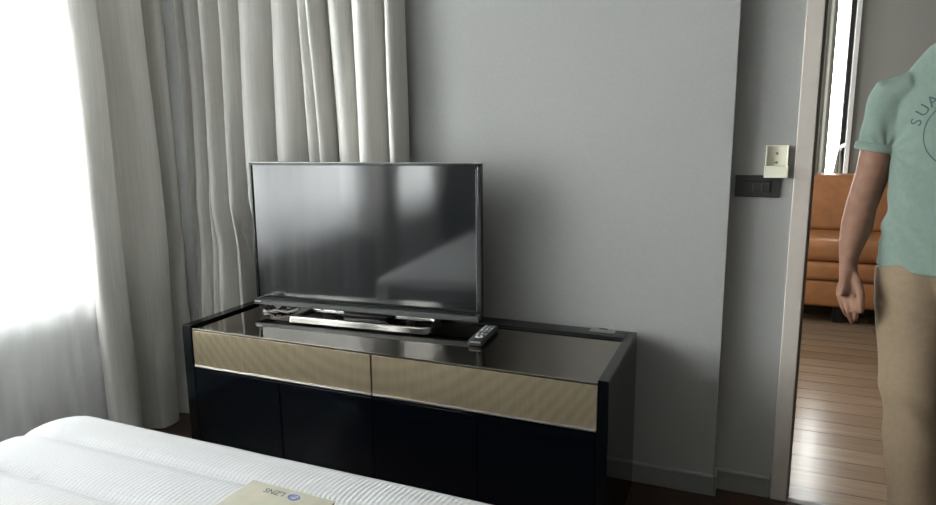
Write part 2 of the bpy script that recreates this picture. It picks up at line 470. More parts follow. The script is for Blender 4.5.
# pale drape in front of the tv wall, seen behind the television
edges = [-2.38, -2.305, -2.225, -2.165, -2.085, -1.995, -1.845, -1.705, -1.635, -1.552, -1.447, -1.318]
peaks = [.07, .09, .085, .13, .12, .135, .125, .10, .14, .115, .13, .10]
K = []
for i, e in enumerate(edges):
    nx = edges[i+1] if i+1 < len(edges) else -1.25
    wd = nx-e; d = peaks[i]
    d *= 1.28
    K += [(e-.002, .02), (e+.003, d*.62), (e+.20*wd, d*.84), (e+.42*wd, d), (e+.66*wd, d*.92), (e+.86*wd, d*.60), (e+.97*wd, d*.18)]
K.append((-1.262, .045))
K.append((-1.272, .02))
prof = [(x, YB-.012-d) for x, d in catmull(K, 7)]
def warp_back(q, u):
    x, y, z = q
    d = YB-.012-y
    zt = min(1, max(0, (z-.66)/.35))
    # behind the cabinet the cloth is squeezed flat against the wall
    lim = .085 if x < -2.04 else .016
    k = zt + (1-zt)*min(1, lim/.14)
    if x < -2.04: k = max(k, .8)
    d = d*k
    d *= 1 + .22*noise.noise(Vector((x*6, 0, z*1.3)))
    if x < -2.02: d += .11*max(0, (1.1-z)/1.1)*min(1, (-2.02-x)/.10)*max(0, min(1, (x+2.37)/.06))
    else:
        q_ = max(0, min(1, (2.5-z)/1.3)); d *= 1-.28*q_*q_*(3-2*q_)*min(1, (x+2.02)/.12)
    x += .012*noise.noise(Vector((x*9+5, 0, z*.9))) * min(1, (2.7-z)*1.5)
    return Vector((x, YB-.007-d, z))
curtain('drape', prof, (.012, 2.66), M_drape, 'pale grey linen drape hanging in deep folds behind the television', 'bedroom drapes', rows=60, warp=warp_back)

# darker drape gathered at the left wall
XL = -2.485
K = [(1.885, .02), (1.855, .09), (1.840, .15), (1.86, .185), (1.905, .20), (1.95, .165), (1.975, .07), (1.995, .02), (2.02, .025), (2.042, .10), (2.062, .17),
     (2.11, .185), (2.155, .155), (2.188, .05), (2.20, .07), (2.213, .14), (2.232, .17), (2.248, .15), (2.258, .10)]
prof = [(XL+d*.74, y) for y, d in catmull(K, 7)]
def warp_left(q, u):
    x, y, z = q
    d = x-XL
    d *= 1 + .18*noise.noise(Vector((y*5+3, 2, z*1.1)))
    y += .016*noise.noise(Vector((y*5+9, 1, z*.8)))
    y -= (1-u)*(.045-.008*min(1, z/.9)+.024*max(0, (z-.9)/.95))
    return Vector((XL+d, y, z))
curtain('drape', prof, (.012, 2.66), M_drape, 'darker grey drape gathered in the corner at the edge of the bright window', 'bedroom drapes', rows=50, warp=warp_left)
# drape bunched on the pier between the two windows (seen as the dark band on the tv screen)
K = []
for i in range(5):
    y = -.82+i*.085
    K += [(y, .03), (y+.02, .12), (y+.05, .13), (y+.07, .05)]
prof = [(XL+d, y) for y, d in catmull(K, 6)]
curtain('drape', prof, (.012, 2.66), M_drape, 'grey drape bunched between the two windows, mirrored as the dark band on the screen', 'bedroom drapes', rows=10)
# sheer
K = []; y = -2.45; i = 0
while y < 2.27:
    st = random.uniform(.05, .11)
    K += [(y, .008+random.uniform(0, .01)), (y+st*.45, .03+random.uniform(0, .022))]
    y += st; i += 1
prof = [(-2.526+d*.75, y) for y, d in catmull(K, 5)]
def warp_sheer(q, u):
    x, y, z = q
    return Vector((x+.004*noise.noise(Vector((y*8, 0, z*1.5))), y+.02*noise.noise(Vector((y*3, 4, z*.7))), z))
curtain('sheer_curtain', prof, (.012, 2.66), M_sheer, 'white translucent sheer curtain glowing in front of the window', rows=30, warp=warp_sheer)
# ceiling tracks they hang from
t1 = bmesh.new(); box(t1, WX+.13, WX+.40, -2.5, YB-.005, 2.66, CEIL, .004); tag(link('curtain_track', t1, M_white), 'white ceiling track along the window wall above the sheer curtain', 'curtain track')
t2 = bmesh.new(); box(t2, WX+.40, -1.22, YB-.16, YB-.005, 2.66, CEIL, .004); tag(link('curtain_track', t2, M_white), 'white ceiling track above the pale drape on the television wall', 'curtain track')

# curtain in the next room
K = []
x = .06
while x < .52:
    K += [(x, .03), (x+.03, .09), (x+.06, .05)]; x += .085
K.append((.545, .04))
prof = [(x, FARY-.02-d) for x, d in catmull(K, 5)]
M_drape2 = fabric('beige_linen_drape', (.26, .25, .22), .02)
curtain('drape', prof, (.012, 2.60), M_drape2, 'beige drape hanging beside the narrow bright window beyond the doorway', rows=10)
t3 = bmesh.new(); box(t3, -1.7, .8, FARY-.12, FARY-.003, 2.60, 2.66, .004); t3o = tag(link('curtain_track', t3, M_white), 'white curtain track on the far wall beyond the doorway', 'curtain track')
M_tie = fabric('white_voile_tie', (.8, .8, .8), .6)
# knotted cloth against the window
kt = at(839, 148, 5.84)
root = thing('curtain_tie', (kt.x, 5.80, kt.z), 'small white knotted cloth tie hanging against the far window above the sofa', 'curtain tie')
b = bmesh.new()
RRv = []
for i in range(13):
    t = i/12; z = -.02 - .24*t; r = .010+.026*t
    RRv.append([Vector((math.cos(a)*r*(1+.25*math.sin(a*5)), math.sin(a)*r*.6*(1+.25*math.sin(a*5)), z)) for a in [2*PI*k/40 for k in range(40)]])
rings(b, RRv); link('cloth_tail', b, M_drape2, root, smooth=True)
b = bmesh.new()
for s in (-1, 1):
    tube(b, [(0, 0, -.005), (s*.025, -.005, .012), (s*.035, 0, .035), (s*.012, .005, .018), (0, 0, 0)], [.005, .008, .007, .007, .005], 8)
bmesh.ops.create_uvsphere(b, u_segments=12, v_segments=8, radius=.014, matrix=Matrix.Translation((0, 0, -.005)))
link('knot', b, M_tie, root, smooth=True)
b = bmesh.new(); cyl(b, (0, 0, 0), (0, 0, 2.61-kt.z), .0015, seg=6); link('cord', b, M_white, root)

# ------------------------------------------------------------------ bed
MX0, MX1, MY0, MY1, MZ0, MZ1 = -1.765, -.23, -.85, 1.218, .27, .556
bed = thing('bed_base', ((MX0+MX1)/2, (MY0+MY1)/2, 0), 'low dark grey fabric bed base under the bare white mattress', 'bed')
b = bmesh.new(); box(b, MX0+.03, MX1-.03, MY0+.03, MY1-.03, .07, MZ0, .015, 3); link('base_box', local(b, bed), M_base_fab, bed)
for sx in (MX0+.12, MX1-.12):
    for sy in (MY0+.12, MY1-.12):
        b = bmesh.new(); cyl(b, (sx, sy, 0), (sx, sy, .07), .025); link('leg', local(b, bed), M_dark, bed)
seams = [1.050-.160*k for k in range(12)]
def topz(x, y):
    z = 0
    for s in seams: z -= .010*math.exp(-((y-s)/.012)**2) + .005*math.exp(-((y-s)/.045)**2)
    for xs in (MX0+.02, MX1-.02): pass
    return z + .0015*noise.noise(Vector((x*7, y*7, 0)))
def rrect(hx, hy, r, n=24, e=30):
    P = []
    r = max(r, .004)
    cs = [(hx-r, hy-r, 0), (-hx+r, hy-r, 90), (-hx+r, -hy+r, 180), (hx-r, -hy+r, 270)]
    for i, (cx, cy, a0) in enumerate(cs):
        for k in range(n+1):
            a = R(a0+90*k/n); P.append((cx+r*math.cos(a), cy+r*math.sin(a)))
        nx = cs[(i+1) % 4]; a = R(a0+90)
        x1, y1 = cx+r*math.cos(a), cy+r*math.sin(a); a = R(nx[2]); x2, y2 = nx[0]+r*math.cos(a), nx[1]+r*math.sin(a)
        m_ = 120 if i % 2 else 60
        for k in range(1, m_): P.append((x1+(x2-x1)*k/m_, y1+(y2-y1)*k/m_))
    return P
cx, cy = (MX0+MX1)/2, (MY0+MY1)/2; hx, hy = (MX1-MX0)/2, (MY1-MY0)/2
RRv = []
er = .065
lv = [(.012, MZ0), (0, MZ0+.012), (0, MZ0+.10), (0, MZ1-er)]
for k in range(1, 9):
    a = R(90*k/8); lv.append((er*(1-math.cos(a)), MZ1-er+er*math.sin(a)))
d = er
while d < hx-.01:
    d += .014; lv.append((d, MZ1))
for (d, z) in lv:
    d = min(d, hx-.006)
    zk = max(0, (z-(MZ1-er))/er)
    RRv.append([Vector((cx+x, cy+y, z+topz(cx+x, cy+y)*zk - .012*(math.exp(-max(d-er,0)/.05) if z>=MZ1-1e-6 else 1)*zk)) for x, y in rrect(hx-d, hy-d, .11-d*.8)])
b = bmesh.new(); rings(b, RRv)
mo = tag(link('mattress', b, M_matt, smooth=True), 'thick white quilted mattress with a ribbed knit cover, no sheets', 'mattress')
b = bmesh.new()
P = rrect(hx+.002, hy+.002, .11); P = [Vector((cx+x, cy+y, MZ0+.13)) for x, y in P[::4]]
tube(b, P+[P[0]], .004, 6); link('piping', b, M_base_fab, mo, smooth=True)

# booklet on the mattress
bz = MZ1+.0005
bk = thing('booklet', (-.955, 1.037, bz), 'thin beige booklet with a small blue oval mark lying on the mattress', 'booklet', rz=R(-1.5))
b = bmesh.new(); box(b, 0, .215, -.29, 0, .0, .008, .001); link('pages', b, M_page, bk)
b = bmesh.new(); box(b, .0, .217, -.292, .002, .008, .0095, .0005); link('cover', b, M_paper, bk)

def text_bm(s, size, extr=0.0002, bold=0):
    cu = bpy.data.curves.new('t', 'FONT'); cu.body = s; cu.size = size; cu.extrude = extr; cu.offset = bold
    cu.align_x = 'CENTER'; cu.align_y = 'CENTER'; cu.resolution_u = 3
    o = bpy.data.objects.new('t', cu); COL.objects.link(o)
    bpy.context.view_layer.update()
    me = bpy.data.meshes.new_from_object(o.evaluated_get(bpy.context.evaluated_depsgraph_get()))
    bpy.data.objects.remove(o); bpy.data.curves.remove(cu)
    b = bmesh.new(); b.from_mesh(me); bpy.data.meshes.remove(me)
    return b
b = text_bm('LZNS', .022, .0002)
bmesh.ops.transform(b, matrix=Matrix.Translation((.078, -.020, .0098)) @ Matrix.Rotation(PI, 4, 'Z'), verts=b.verts)
link('lettering', b, M_ink, bk)
b = bmesh.new()
P = [Vector((.128+.013*math.cos(a), -.021+.009*math.sin(a), .0098)) for a in [2*PI*k/24 for k in range(25)]]
tube(b, P, .0016, 6); tube(b, [(.120, -.024, .0098), (.128, -.018, .0098), (.137, -.020, .0098)], .0012, 6)
link('oval_mark', b, M_blue, bk)

# ------------------------------------------------------------------ cabinet
CX0, CX1, CY0, CY1, CZ = -1.980, -.337, 1.830, 2.352, .592
cab = thing('tv_cabinet', ((CX0+CX1)/2, (CY0+CY1)/2, 0), 'long black gloss cabinet with bronze mirror top and champagne metal drawer fronts', 'cabinet')
def cpart(name, bm, mat, parent=None, **k):
    return link(name, local(bm, cab), mat, parent or cab, **k)
b = bmesh.new(); box(b, CX0, CX0+.045, CY0, CY1, 0, CZ, .0015); cpart('side_panel', b, M_gloss)
b = bmesh.new(); box(b, CX1-.033, CX1, CY0, CY1, 0, CZ, .0015); cpart('side_panel', b, M_gloss)
RY = 2.272
b = bmesh.new(); box(b, CX0+.045, CX1-.033, RY, CY1, CZ-.03, CZ-.001, .001); cpart('rear_rail', b, M_rail)
b = bmesh.new(); box(b, CX0+.045, CX1-.033, CY1-.012, CY1-.004, .05, CZ-.03); cpart('back_panel', b, M_rail)
b = bmesh.new(); box(b, CX0+.045, CX1-.033, CY0+.022, CY1-.012, .06, .08); cpart('bottom_panel', b, M_gloss)
b = bmesh.new(); box(b, CX0+.045, CX1-.033, CY0+.022, RY-.008, CZ-.040, CZ-.018, .001); cpart('carcass_top', b, M_gloss)
GZ = CZ-.010
b = bmesh.new(); box(b, CX0+.046, CX1-.034, CY0+.004, RY-.010, GZ-.008, GZ, .0008, 1); cpart('mirror_top', b, M_glasstop)
b = bmesh.new(); box(b, CX0+.045, CX1-.033, CY0+.045, CY0+.06, 0.0, .06); cpart('plinth', b, M_gloss)
b = bmesh.new(); box(b, CX0+.045, CX1-.033, CY0+.024, CY1-.012, .418, .432); cpart('middle_shelf', b, M_gloss)
MID = -1.1405
for (x0, x1) in ((CX0+.047, MID-.003), (MID+.003, CX1-.035)):
    bb = bmesh.new(); box(bb, x0, x1, CY0+.004, CY0+.020, .4335, GZ-.0095, .0006, 1)
    dr = cpart('drawer', bb, M_gold)
    bb = bmesh.new(); box(bb, x0, x1, CY0+.001, CY0+.020, .4275, .4325, .0008, 1)
    link('trim_strip', local(bb, cab), M_chrome, dr)
    bb = bmesh.new(); box(bb, x0, x1, CY0+.0005, CY0+.004, .4350, .4362, .0004, 1)
    link('lower_lip', local(bb, cab), M_steel, dr)
xs = [CX0+.047, -1.532, -1.1405, -.754, CX1-.035]
for i in range(4):
    bb = bmesh.new(); box(bb, xs[i]+.0015, xs[i+1]-.0015, CY0+.003, CY0+.021, .062, .421, .0012); cpart('door', bb, M_glossn)
# cable cover on the rear rail
bb = bmesh.new(); box(bb, -.502, -.412, 2.305, 2.347, CZ-.0012, CZ+.0022, .001); cc = cpart('cable_cover', bb, M_steel); cc['label'] = 'small grey metal cable cover'
bb = bmesh.new(); box(bb, -.472, -.442, 2.335, 2.3475, CZ+.002, CZ+.0032); link('slot', local(bb, cab), M_plast, cc)

# ------------------------------------------------------------------ television
TX0, TX1 = -1.874, -.883
TW = TX1-TX0
tv = thing('television', (-1.380, 2.174, GZ), 'large black flat screen television standing on the mirror-topped cabinet', 'television', rz=R(4.0))
def tp(name, bm, mat, parent=None, **k):
    o = link(name, bm, mat, parent or tv, **k)
    if name != 'stand': o.rotation_euler.x = R(-.5)
    return o
x0, x1 = -TW/2, TW/2
Z0, Z1 = .630-GZ, 1.199-GZ
b = bmesh.new(); box(b, x0+.004, x1-.004, .012, .040, Z0, Z1-.003, .004); box(b, -.36, .36, .038, .058, Z0+.05, Z0+.36, .012, 3); tp('back_shell', b, M_tvb)
# thin frame
b = bmesh.new(); fw = .009
box(b, x0, x0+fw, 0, .020, Z0, Z1, .0012); box(b, x1-fw-.004, x1, 0, .020, Z0, Z1, .0012); box(b, x0, x1, 0, .020, Z1-fw, Z1, .0012)
tp('frame', b, M_tvb)
b = bmesh.new(); box(b, x0+.001, x1-.001, .001, .030, Z1+.0005, Z1+.0035, .0006, 1); tp('top_trim', b, M_steel)
b = bmesh.new(); box(b, x1-.020, x1-.0185, -.0006, .002, Z0+.02, Z1-.02, .0004, 1); tp('edge_strip', b, M_steel)
b = bmesh.new(); box(b, x0+fw, x1-fw-.004, .006, .012, Z0+.012, Z1-fw); tp('screen', b, M_screen)
# protruding lower lip
b = bmesh.new()
sec = [(.012, Z0-.004), (-.035, Z0-.010), (-.038, Z0-.007), (-.038, Z0+.008), (-.034, Z0+.011), (.010, Z0+.012), (.012, Z0+.011)]
rings(b, [[Vector((x, y, z)) for y, z in sec] for x in (x0+.012, x1-.002)])
tp('lower_lip', b, M_tvg)
b = bmesh.new(); box(b, x0+.03, x1-.02, -.030, .004, Z0+.0105, Z0+.0128, .0004, 1)
tp('lip_inlay', b, M_inlay)
b = bmesh.new(); box(b, x0+.018, x0+.045, -.0392, -.0375, Z0+.0015, Z0+.0055); tp('maker_mark', b, M_logo)
# chrome loop stand
b = bmesh.new()
sx0, sx1, sy0, sy1 = -1.672+1.380, -1.062+1.380, 2.090-2.174, 2.255-2.174
P = []
rc = .05
for (ccx, ccy, a0) in ((sx1-rc, sy0+rc, -90), (sx1-rc, sy1-rc, 0), (sx0+rc*.3, sy1-rc*.3, 90), (sx0+rc*.3, sy0+rc*.3, 180)):
    rr_ = rc if a0 in (-90, 0) else rc*.3
    for k in range(9):
        a = R(a0+90*k/8); P.append((ccx+rr_*math.cos(a), ccy+rr_*math.sin(a)))
# rectangular bar section swept round
n = len(P); RRv = []
for i in range(n+1):
    p = Vector((*P[i % n], 0)); t = (Vector((*P[(i+1) % n], 0))-Vector((*P[(i-1) % n], 0))).normalized(); nn = Vector((t.y, -t.x, 0))
    RRv.append([p+nn*o_+Vector((0, 0, z_)) for o_, z_ in ((0, .0005), (.0, .009), (-.003, .0125), (-.020, .0125), (-.022, .010), (-.022, .0005))])
rings(b, RRv, cap=False); bmesh.ops.remove_doubles(b, verts=b.verts, dist=1e-5)
st = tp('stand', b, M_chrome, auto=40)
for xx in (-.22, -.15, 0.0, .17):
    b = bmesh.new(); cyl(b, (xx, sy1-.018, .0115), (xx, .035, Z0+.004), .009); link('post', b, M_steel, st, smooth=False)
b = bmesh.new(); box(b, -.10, .10, .020, .055, .001, Z0+.02, .004); link('neck', b, M_tvb, st)

# cables behind/under the tv at left
cb = bpy.data.objects.new('cable', None)
bpy.data.objects.remove(cb)
b = bmesh.new()
def wob(seed, x0_, x1_, y0_, y1_, n_=14, zr=.018):
    rnd = random.Random(seed); P = []
    for i in range(n_):
        t = i/(n_-1); P.append((x0_+(x1_-x0_)*t+rnd.uniform(-.02, .02), y0_+(y1_-y0_)*t+rnd.uniform(-.02, .02), GZ+.006+rnd.uniform(0, zr)))
    return catmull(P, 6)
for sd, xa, xb, ya, yb in ((1, -1.86, -1.72, 2.14, 2.19), (2, -1.73, -1.84, 2.17, 2.13), (3, -1.85, -1.70, 2.18, 2.20)):
    tube(b, wob(sd, xa, xb, ya, yb), .0028, 8)
cab_o = link('cable', b, M_cable, smooth=True); tag(cab_o, 'tangled black cables under the left end of the television', 'cable')
b = bmesh.new(); tube(b, catmull([(-1.80, 2.13, GZ+.006), (-1.76, 2.12, GZ+.016), (-1.72, 2.135, GZ+.008), (-1.68, 2.16, GZ+.02)], 8), .0035, 8)
cyl(b, (-1.83, 2.125, GZ+.006), (-1.80, 2.13, GZ+.006), .006, seg=10)
link('plug_lead', b, M_cablew, cab_o, smooth=True)['label'] = 'pale plug and lead'

# remote control
rc_ = thing('remote_control', (-.842, 2.118, GZ), 'black television remote control with rows of grey buttons on the cabinet top', 'remote control', rz=R(4))
b = bmesh.new(); box(b, -.026, .026, -.098, .098, .001, .021, .005, 3); link('body', b, M_plast, rc_, auto=50)
b = bmesh.new()
for row in range(9):
    for c_ in range(3):
        bt = bmesh.new(); x = (c_-1)*.0145; y = .082-row*.0135
        if row in (6,): continue
        box(bt, x-.0045, x+.0045, y-.0035, y+.0035, .020, .0228, .001, 1)
        link('button', bt, M_btnw if (row+c_) % 4 == 0 else M_btn, rc_)
b.free()
b = bmesh.new(); bmesh.ops.create_cone(b, cap_ends=True, segments=24, radius1=.014, radius2=.0135, depth=.003, matrix=Matrix.Translation((0, -.052, .0215))); link('navigation_ring', b, M_btnw, rc_)
b = bmesh.new(); bmesh.ops.create_cone(b, cap_ends=True, segments=16, radius1=.0055, radius2=.005, depth=.003, matrix=Matrix.Translation((0, -.052, .0235))); link('ok_button', b, M_plast, rc_)
b = bmesh.new(); box(b, -.020, .020, -.0985, -.094, .012, .0175, .001, 1); link('end_cap', b, M_steel, rc_)

# ------------------------------------------------------------------ wall fittings
p = at(757, 186, YR)
sw = thing('light_switch', (p.x, YR, p.z), 'dark bronze rectangular light switch plate on the grey wall beside the door frame', 'light switch')
b = bmesh.new(); box(b, -.069, .069, -.009, 0, -.037, .037, .002); link('plate', b, M_bronze, sw)
b = bmesh.new(); box(b, -.043, .043, -.0105, -.008, -.021, .021, .001); link('surround', b, M_bronze2, sw)
for i in range(3):
    b = bmesh.new(); x = -.040+i*.0268
    box(b, x, x+.0262, -.0135, -.009, -.018, .012, .0015); link('rocker', b, M_bronze, sw)
p = at(776.5, 160.5, YR)
rh = thing('remote_holder', (p.x, YR, p.z), 'empty cream plastic remote control holder screwed to the wall above the switch plate', 'remote holder')
b = bmesh.new(); box(b, -.033, .033, -.004, 0, -.050, .050, .0015); link('back_plate', b, M_cream, rh)
b = bmesh.new(); box(b, -.034, -.0305, -.024, 0, -.050, .050, .001); link('side_wall', b, M_cream, rh)
b = bmesh.new(); box(b, .0305, .034, -.024, 0, -.050, .050, .001); link('side_wall', b, M_cream, rh)
b = bmesh.new()
box(b, -.036, .036, -.030, -.024, -.054, -.018, .003); box(b, -.036, .036, -.030, 0, -.056, -.050, .002)
box(b, -.036, -.031, -.030, 0, -.054, -.018, .001); box(b, .031, .036, -.030, 0, -.054, -.018, .001)
link('pocket', b, M_cream, rh)
for zz in (.024, -.006):
    b = bmesh.new(); cyl(b, (0, -.004, zz), (0, -.0065, zz), .0045, .0038, 14)
    s_ = link('screw', b, M_steel, rh)
    b = bmesh.new(); box(b, -.0035, .0035, -.0072, -.0062, zz-.0006, zz+.0006); link('screw_slot', b, M_plast, s_)

# ------------------------------------------------------------------ leather sofa in the next room
SX0, SX1, SY = -.55, 1.95, 4.93
sofa = thing('sofa', ((SX0+SX1)/2, 5.4, 0), 'tan leather sofa on dark legs beyond the doorway', 'sofa')
def sp(name, bm, mat, parent=None, **k): return link(name, local(bm, sofa), mat, parent or sofa, **k)
b = bmesh.new(); box(b, SX0+.02, SX1-.02, SY+.02, 5.76, .125, .305, .02, 3); sp('base', b, M_leather, auto=50)
for i in range(3):
    xa = SX0+.2+.7*i
    b = bmesh.new(); box(b, xa+.002, xa+.698, SY+.005, 5.60, .306, .435, .035, 4); sp('lower_cushion', b, M_leather, auto=60)
    b = bmesh.new(); box(b, xa+.003, xa+.697, SY, 5.62, .436, .575, .05, 5)
    for v in b.verts:
        if v.co.z > .55: v.co.z += .02*math.sin(PI*(v.co.x-xa)/.7)
    sp('seat_cushion', b, M_leather, auto=60)
    b = bmesh.new(); box(b, xa+.003, xa+.697, 5.50, 5.70, .57, .985, .05, 5)
    for v in b.verts: v.co.y += (v.co.z-.57)*.22-.02
    sp('back_cushion', b, M_leather, auto=60)
for xa in (SX0, SX1-.2):
    b = bmesh.new(); box(b, xa, xa+.2, SY+.01, 5.76, .125, .70, .04, 4); sp('armrest', b, M_leather, auto=60)
b = bmesh.new(); box(b, SX0+.1, SX1-.1, 5.68, 5.765, .30, .93, .03, 3); sp('back_frame', b, M_leather, auto=60)
for xa in (SX0+.12, .62, SX1-.12):
    for ya in (SY+.12, 5.68):
        b = bmesh.new(); box(b, xa-.03, xa+.03, ya-.02, ya+.02, 0, .126, .003); sp('leg', b, M_dark)

# ------------------------------------------------------------------ person walking in through the doorway
def solidify_union(bm, name, voxel, smooth_it, fac=.5):
    """join overlapping lofts into one continuous skin"""
    me = bpy.data.meshes.new('tmp'); bmesh.ops.recalc_face_normals(bm, faces=bm.faces); bm.to_mesh(me); bm.free()
    o = bpy.data.objects.new('tmp', me); COL.objects.link(o)
    r = o.modifiers.new('r', 'REMESH'); r.mode = 'VOXEL'; r.voxel_size = voxel; r.adaptivity = 0
    if smooth_it:
        s = o.modifiers.new('s', 'SMOOTH'); s.iterations = smooth_it; s.factor = fac
    bpy.context.view_layer.update()
    me2 = bpy.data.meshes.new_from_object(o.evaluated_get(bpy.context.evaluated_depsgraph_get()))
    bpy.data.objects.remove(o); bpy.data.meshes.remove(me)
    b = bmesh.new(); b.from_mesh(me2); bpy.data.meshes.remove(me2)
    return b
FA = R(-22)                       # body turned slightly to the viewer's left
PC = Vector((.560, 2.28, 0))
man = thing('person', PC, 'person in a sage green T-shirt and khaki trousers walking in through the doorway', 'person', rz=FA)
RM = Matrix.Rotation(FA, 3, 'Z')
def Wd(x, y, z): return PC + RM @ Vector((x, y, z))
def Lc(p): return RM.transposed() @ (Vector(p)-PC)
def ell(cx, cy, z, rx, ry, n=40, e=2.3, tilt=0):
    out = []
    for k in range(n):
        a = 2*PI*k/n; c, s = math.cos(a), math.sin(a)
        out.append(Vector((cx+rx*math.copysign(abs(c)**(2/e), c), cy+ry*math.copysign(abs(s)**(2/e), s), z+tilt*c)))
    return out
# joints (local frame: x to the person's left = image right, -y forward)
shR = Lc(at(893, 92, 2.34)); shR.x = max(shR.x, -.185)
elR = Lc(at(861, 207, 2.35)); wrR = Lc(at(848, 262, 2.27))
armR = [shR+Vector((.04, 0, .0)), shR, Lc(at(881, 140, 2.345)), Lc(at(872, 175, 2.35)), elR, Lc(at(857, 225, 2.325)), Lc(at(851, 246, 2.29)), wrR]
armr = [.052, .056, .049, .046, .043, .044, .034, (.024, .030)]
shL = Vector((.185, 0, shR.z)); elL = Vector((.25, .03, 1.10)); wrL = Vector((.24, -.07, .87))
armL = [shL+Vector((-.04, 0, 0)), shL, Vector((.215, .01, 1.30)), Vector((.235, .025, 1.19)), elL, Vector((.252, 0, 1.04)), Vector((.247, -.035, .95)), wrL]
def fingers(b, chains, rad):
    for ch, r in zip(chains, rad):
        P = catmull([tuple(c) for c in ch], 4)
        n_ = len(P); rr = [r*(1.0-.22*i/(n_-1)) for i in range(n_)]
        rr[-1] = r*.45
        tube(b, P, rr, 12)
        for c_ in ch[1:-1]: bmesh.ops.create_uvsphere(b, u_segments=10, v_segments=8, radius=r*.98, matrix=Matrix.Translation(c_))
def A(px, py, Y): return Lc(at(px, py, Y))
b = bmesh.new()
tube(b, armR, armr, 20)
# right hand (back of the hand to the front, fingers curled)
palm0 = [wrR+Vector((0, 0, .015)), A(848.5, 270, 2.262), A(848.5, 279, 2.25), A(847.5, 289, 2.243), A(846, 296, 2.24)]
tube(b, palm0, [(.024, .028), (.024, .031), (.022, .038), (.019, .041), (.014, .038)], 20, upv=(RM.transposed() @ Vector((.50, .86, 0))))
mc = [A(852.5, 297, 2.222), A(846.5, 299, 2.232), A(841.5, 296, 2.248), A(838.5, 290.5, 2.268)]
chains = [
 [A(851, 284, 2.235), mc[0], A(855.5, 308, 2.212), A(856, 315.5, 2.222), A(854.5, 320.5, 2.24)],
 [A(847, 284, 2.24), mc[1], A(848.5, 311.5, 2.222), A(851, 319, 2.238), A(853, 323, 2.26)],
 [A(844, 282, 2.25), mc[2], A(843.5, 308, 2.245), A(847, 314.5, 2.265), A(850.5, 316, 2.285)],
 [A(842, 280, 2.262), mc[3], A(840, 300.5, 2.27), A(843, 305.5, 2.287), A(847, 306.5, 2.302)]]
fingers(b, chains, [.0095, .0098, .0092, .0082])
fingers(b, [[A(853, 272, 2.25), A(857.5, 282, 2.222), A(860.5, 293, 2.208), A(861, 304, 2.2), A(860, 313.5, 2.20)]], [.0125])
tube(b, [A(851, 272, 2.25), A(854.5, 282, 2.23), A(857, 292, 2.222)], [.012, .016, .011], 12)
# left arm and hand
tube(b, armL, [.052, .056, .049, .046, .043, .042, .034, .026], 20)
tube(b, [wrL+Vector((0, 0, .01)), wrL+Vector((0, -.01, -.03)), wrL+Vector((0, -.015, -.07)), wrL+Vector((0, -.02, -.095))], [(.028, .024), (.036, .022), (.041, .019), (.038, .014)], 20, upv=Vector((1, 0, 0)))
for k in range(4):
    y_ = -.045+.020*k
    ln = [.9, 1.0, .93, .75][k]
    m0 = wrL+Vector((.0, y_-.005, -.092))
    fingers(b, [[m0+Vector((0, .004, .03)), m0, m0+Vector((-.006, -.004, -.040*ln)), m0+Vector((-.020, -.002, -.062*ln)), m0+Vector((-.034, 0, -.076*ln))]], [.0092])
fingers(b, [[wrL+Vector((-.005, -.03, -.03)), wrL+Vector((-.015, -.055, -.055)), wrL+Vector((-.022, -.065, -.085)), wrL+Vector((-.026, -.062, -.108))]], [.012])
# torso, neck, legs under the clothes
rings(b, [ell(0, .0, .86, .150, .095), ell(0, 0, .95, .150, .092), ell(0, -.0, 1.06, .140, .090), ell(0, 0, 1.2, .155, .098), ell(0, .0, 1.32, .165, .100),
          ell(0, .005, 1.41, .16, .085), ell(0, .01, 1.455, .115, .065), ell(0, .01, 1.485, .065, .055), ell(0, .0, 1.53, .056, .056), ell(0, -.01, 1.60, .056, .060)])
# right leg forward, left leg back
hipR = Vector((-.085, 0, .90)); hipL = Vector((.085, .02, .90))
knR = Lc((.492, 2.235, .50)); anR = Lc((.530, 2.195, .10))
knL = Lc((.66, 2.33, .50)); anL = Lc((.70, 2.47, .12))
for hp, kn, an in ((hipR, knR, anR), (hipL, knL, anL)):
    tube(b, [hp+Vector((0, 0, .03)), hp.lerp(kn, .25), hp.lerp(kn, .6), kn, kn.lerp(an, .3), kn.lerp(an, .7), an, an-Vector((0, 0, .04))], [.082, .078, .064, .050, .052, .040, .034, .036], 20)
    tube(b, [an+Vector((0, .04, -.045)), an+Vector((0, .0, -.05)), an+Vector((0, -.08, -.065)), an+Vector((0, -.15, -.075))], [(.03, .03), (.035, .035), (.04, .024), (.034, .015)], 16)
# head
hc = Vector((0, -.030, 1.672))
hd = bmesh.ops.create_uvsphere(b, u_segments=40, v_segments=28, radius=1, matrix=Matrix.Translation(hc) @ Matrix.Diagonal((.079, .098, .118, 1)))
for v in hd['verts']:
    q = v.co-hc
    if q.z < -.02: q.x *= 1-.30*min(1, (-q.z-.02)/.09); q.y = q.y*(1-.12*min(1, (-q.z-.02)/.09)) - .006
    v.co = hc+q
tube(b, [hc+Vector((0, -.088, .015)), hc+Vector((0, -.100, -.005)), hc+Vector((0, -.112, -.024)), hc+Vector((0, -.098, -.034))], [.007, .009, .014, .011], 12)
tube(b, [hc+Vector((-.040, -.045, -.075)), hc+Vector((-.022, -.066, -.090)), hc+Vector((0, -.074, -.094)), hc+Vector((.022, -.066, -.090)), hc+Vector((.040, -.045, -.075))], [.016, .020, .021, .020, .016], 14)
tube(b, [hc+Vector((0, -.060, -.020)), hc+Vector((0, -.068, -.055)), hc+Vector((0, -.066, -.085))], [.028, .027, .024], 16)
tube(b, [hc+Vector((-.045, -.078, .022)), hc+Vector((0, -.090, .024)), hc+Vector((.045, -.078, .022))], [.008, .009, .008], 10)
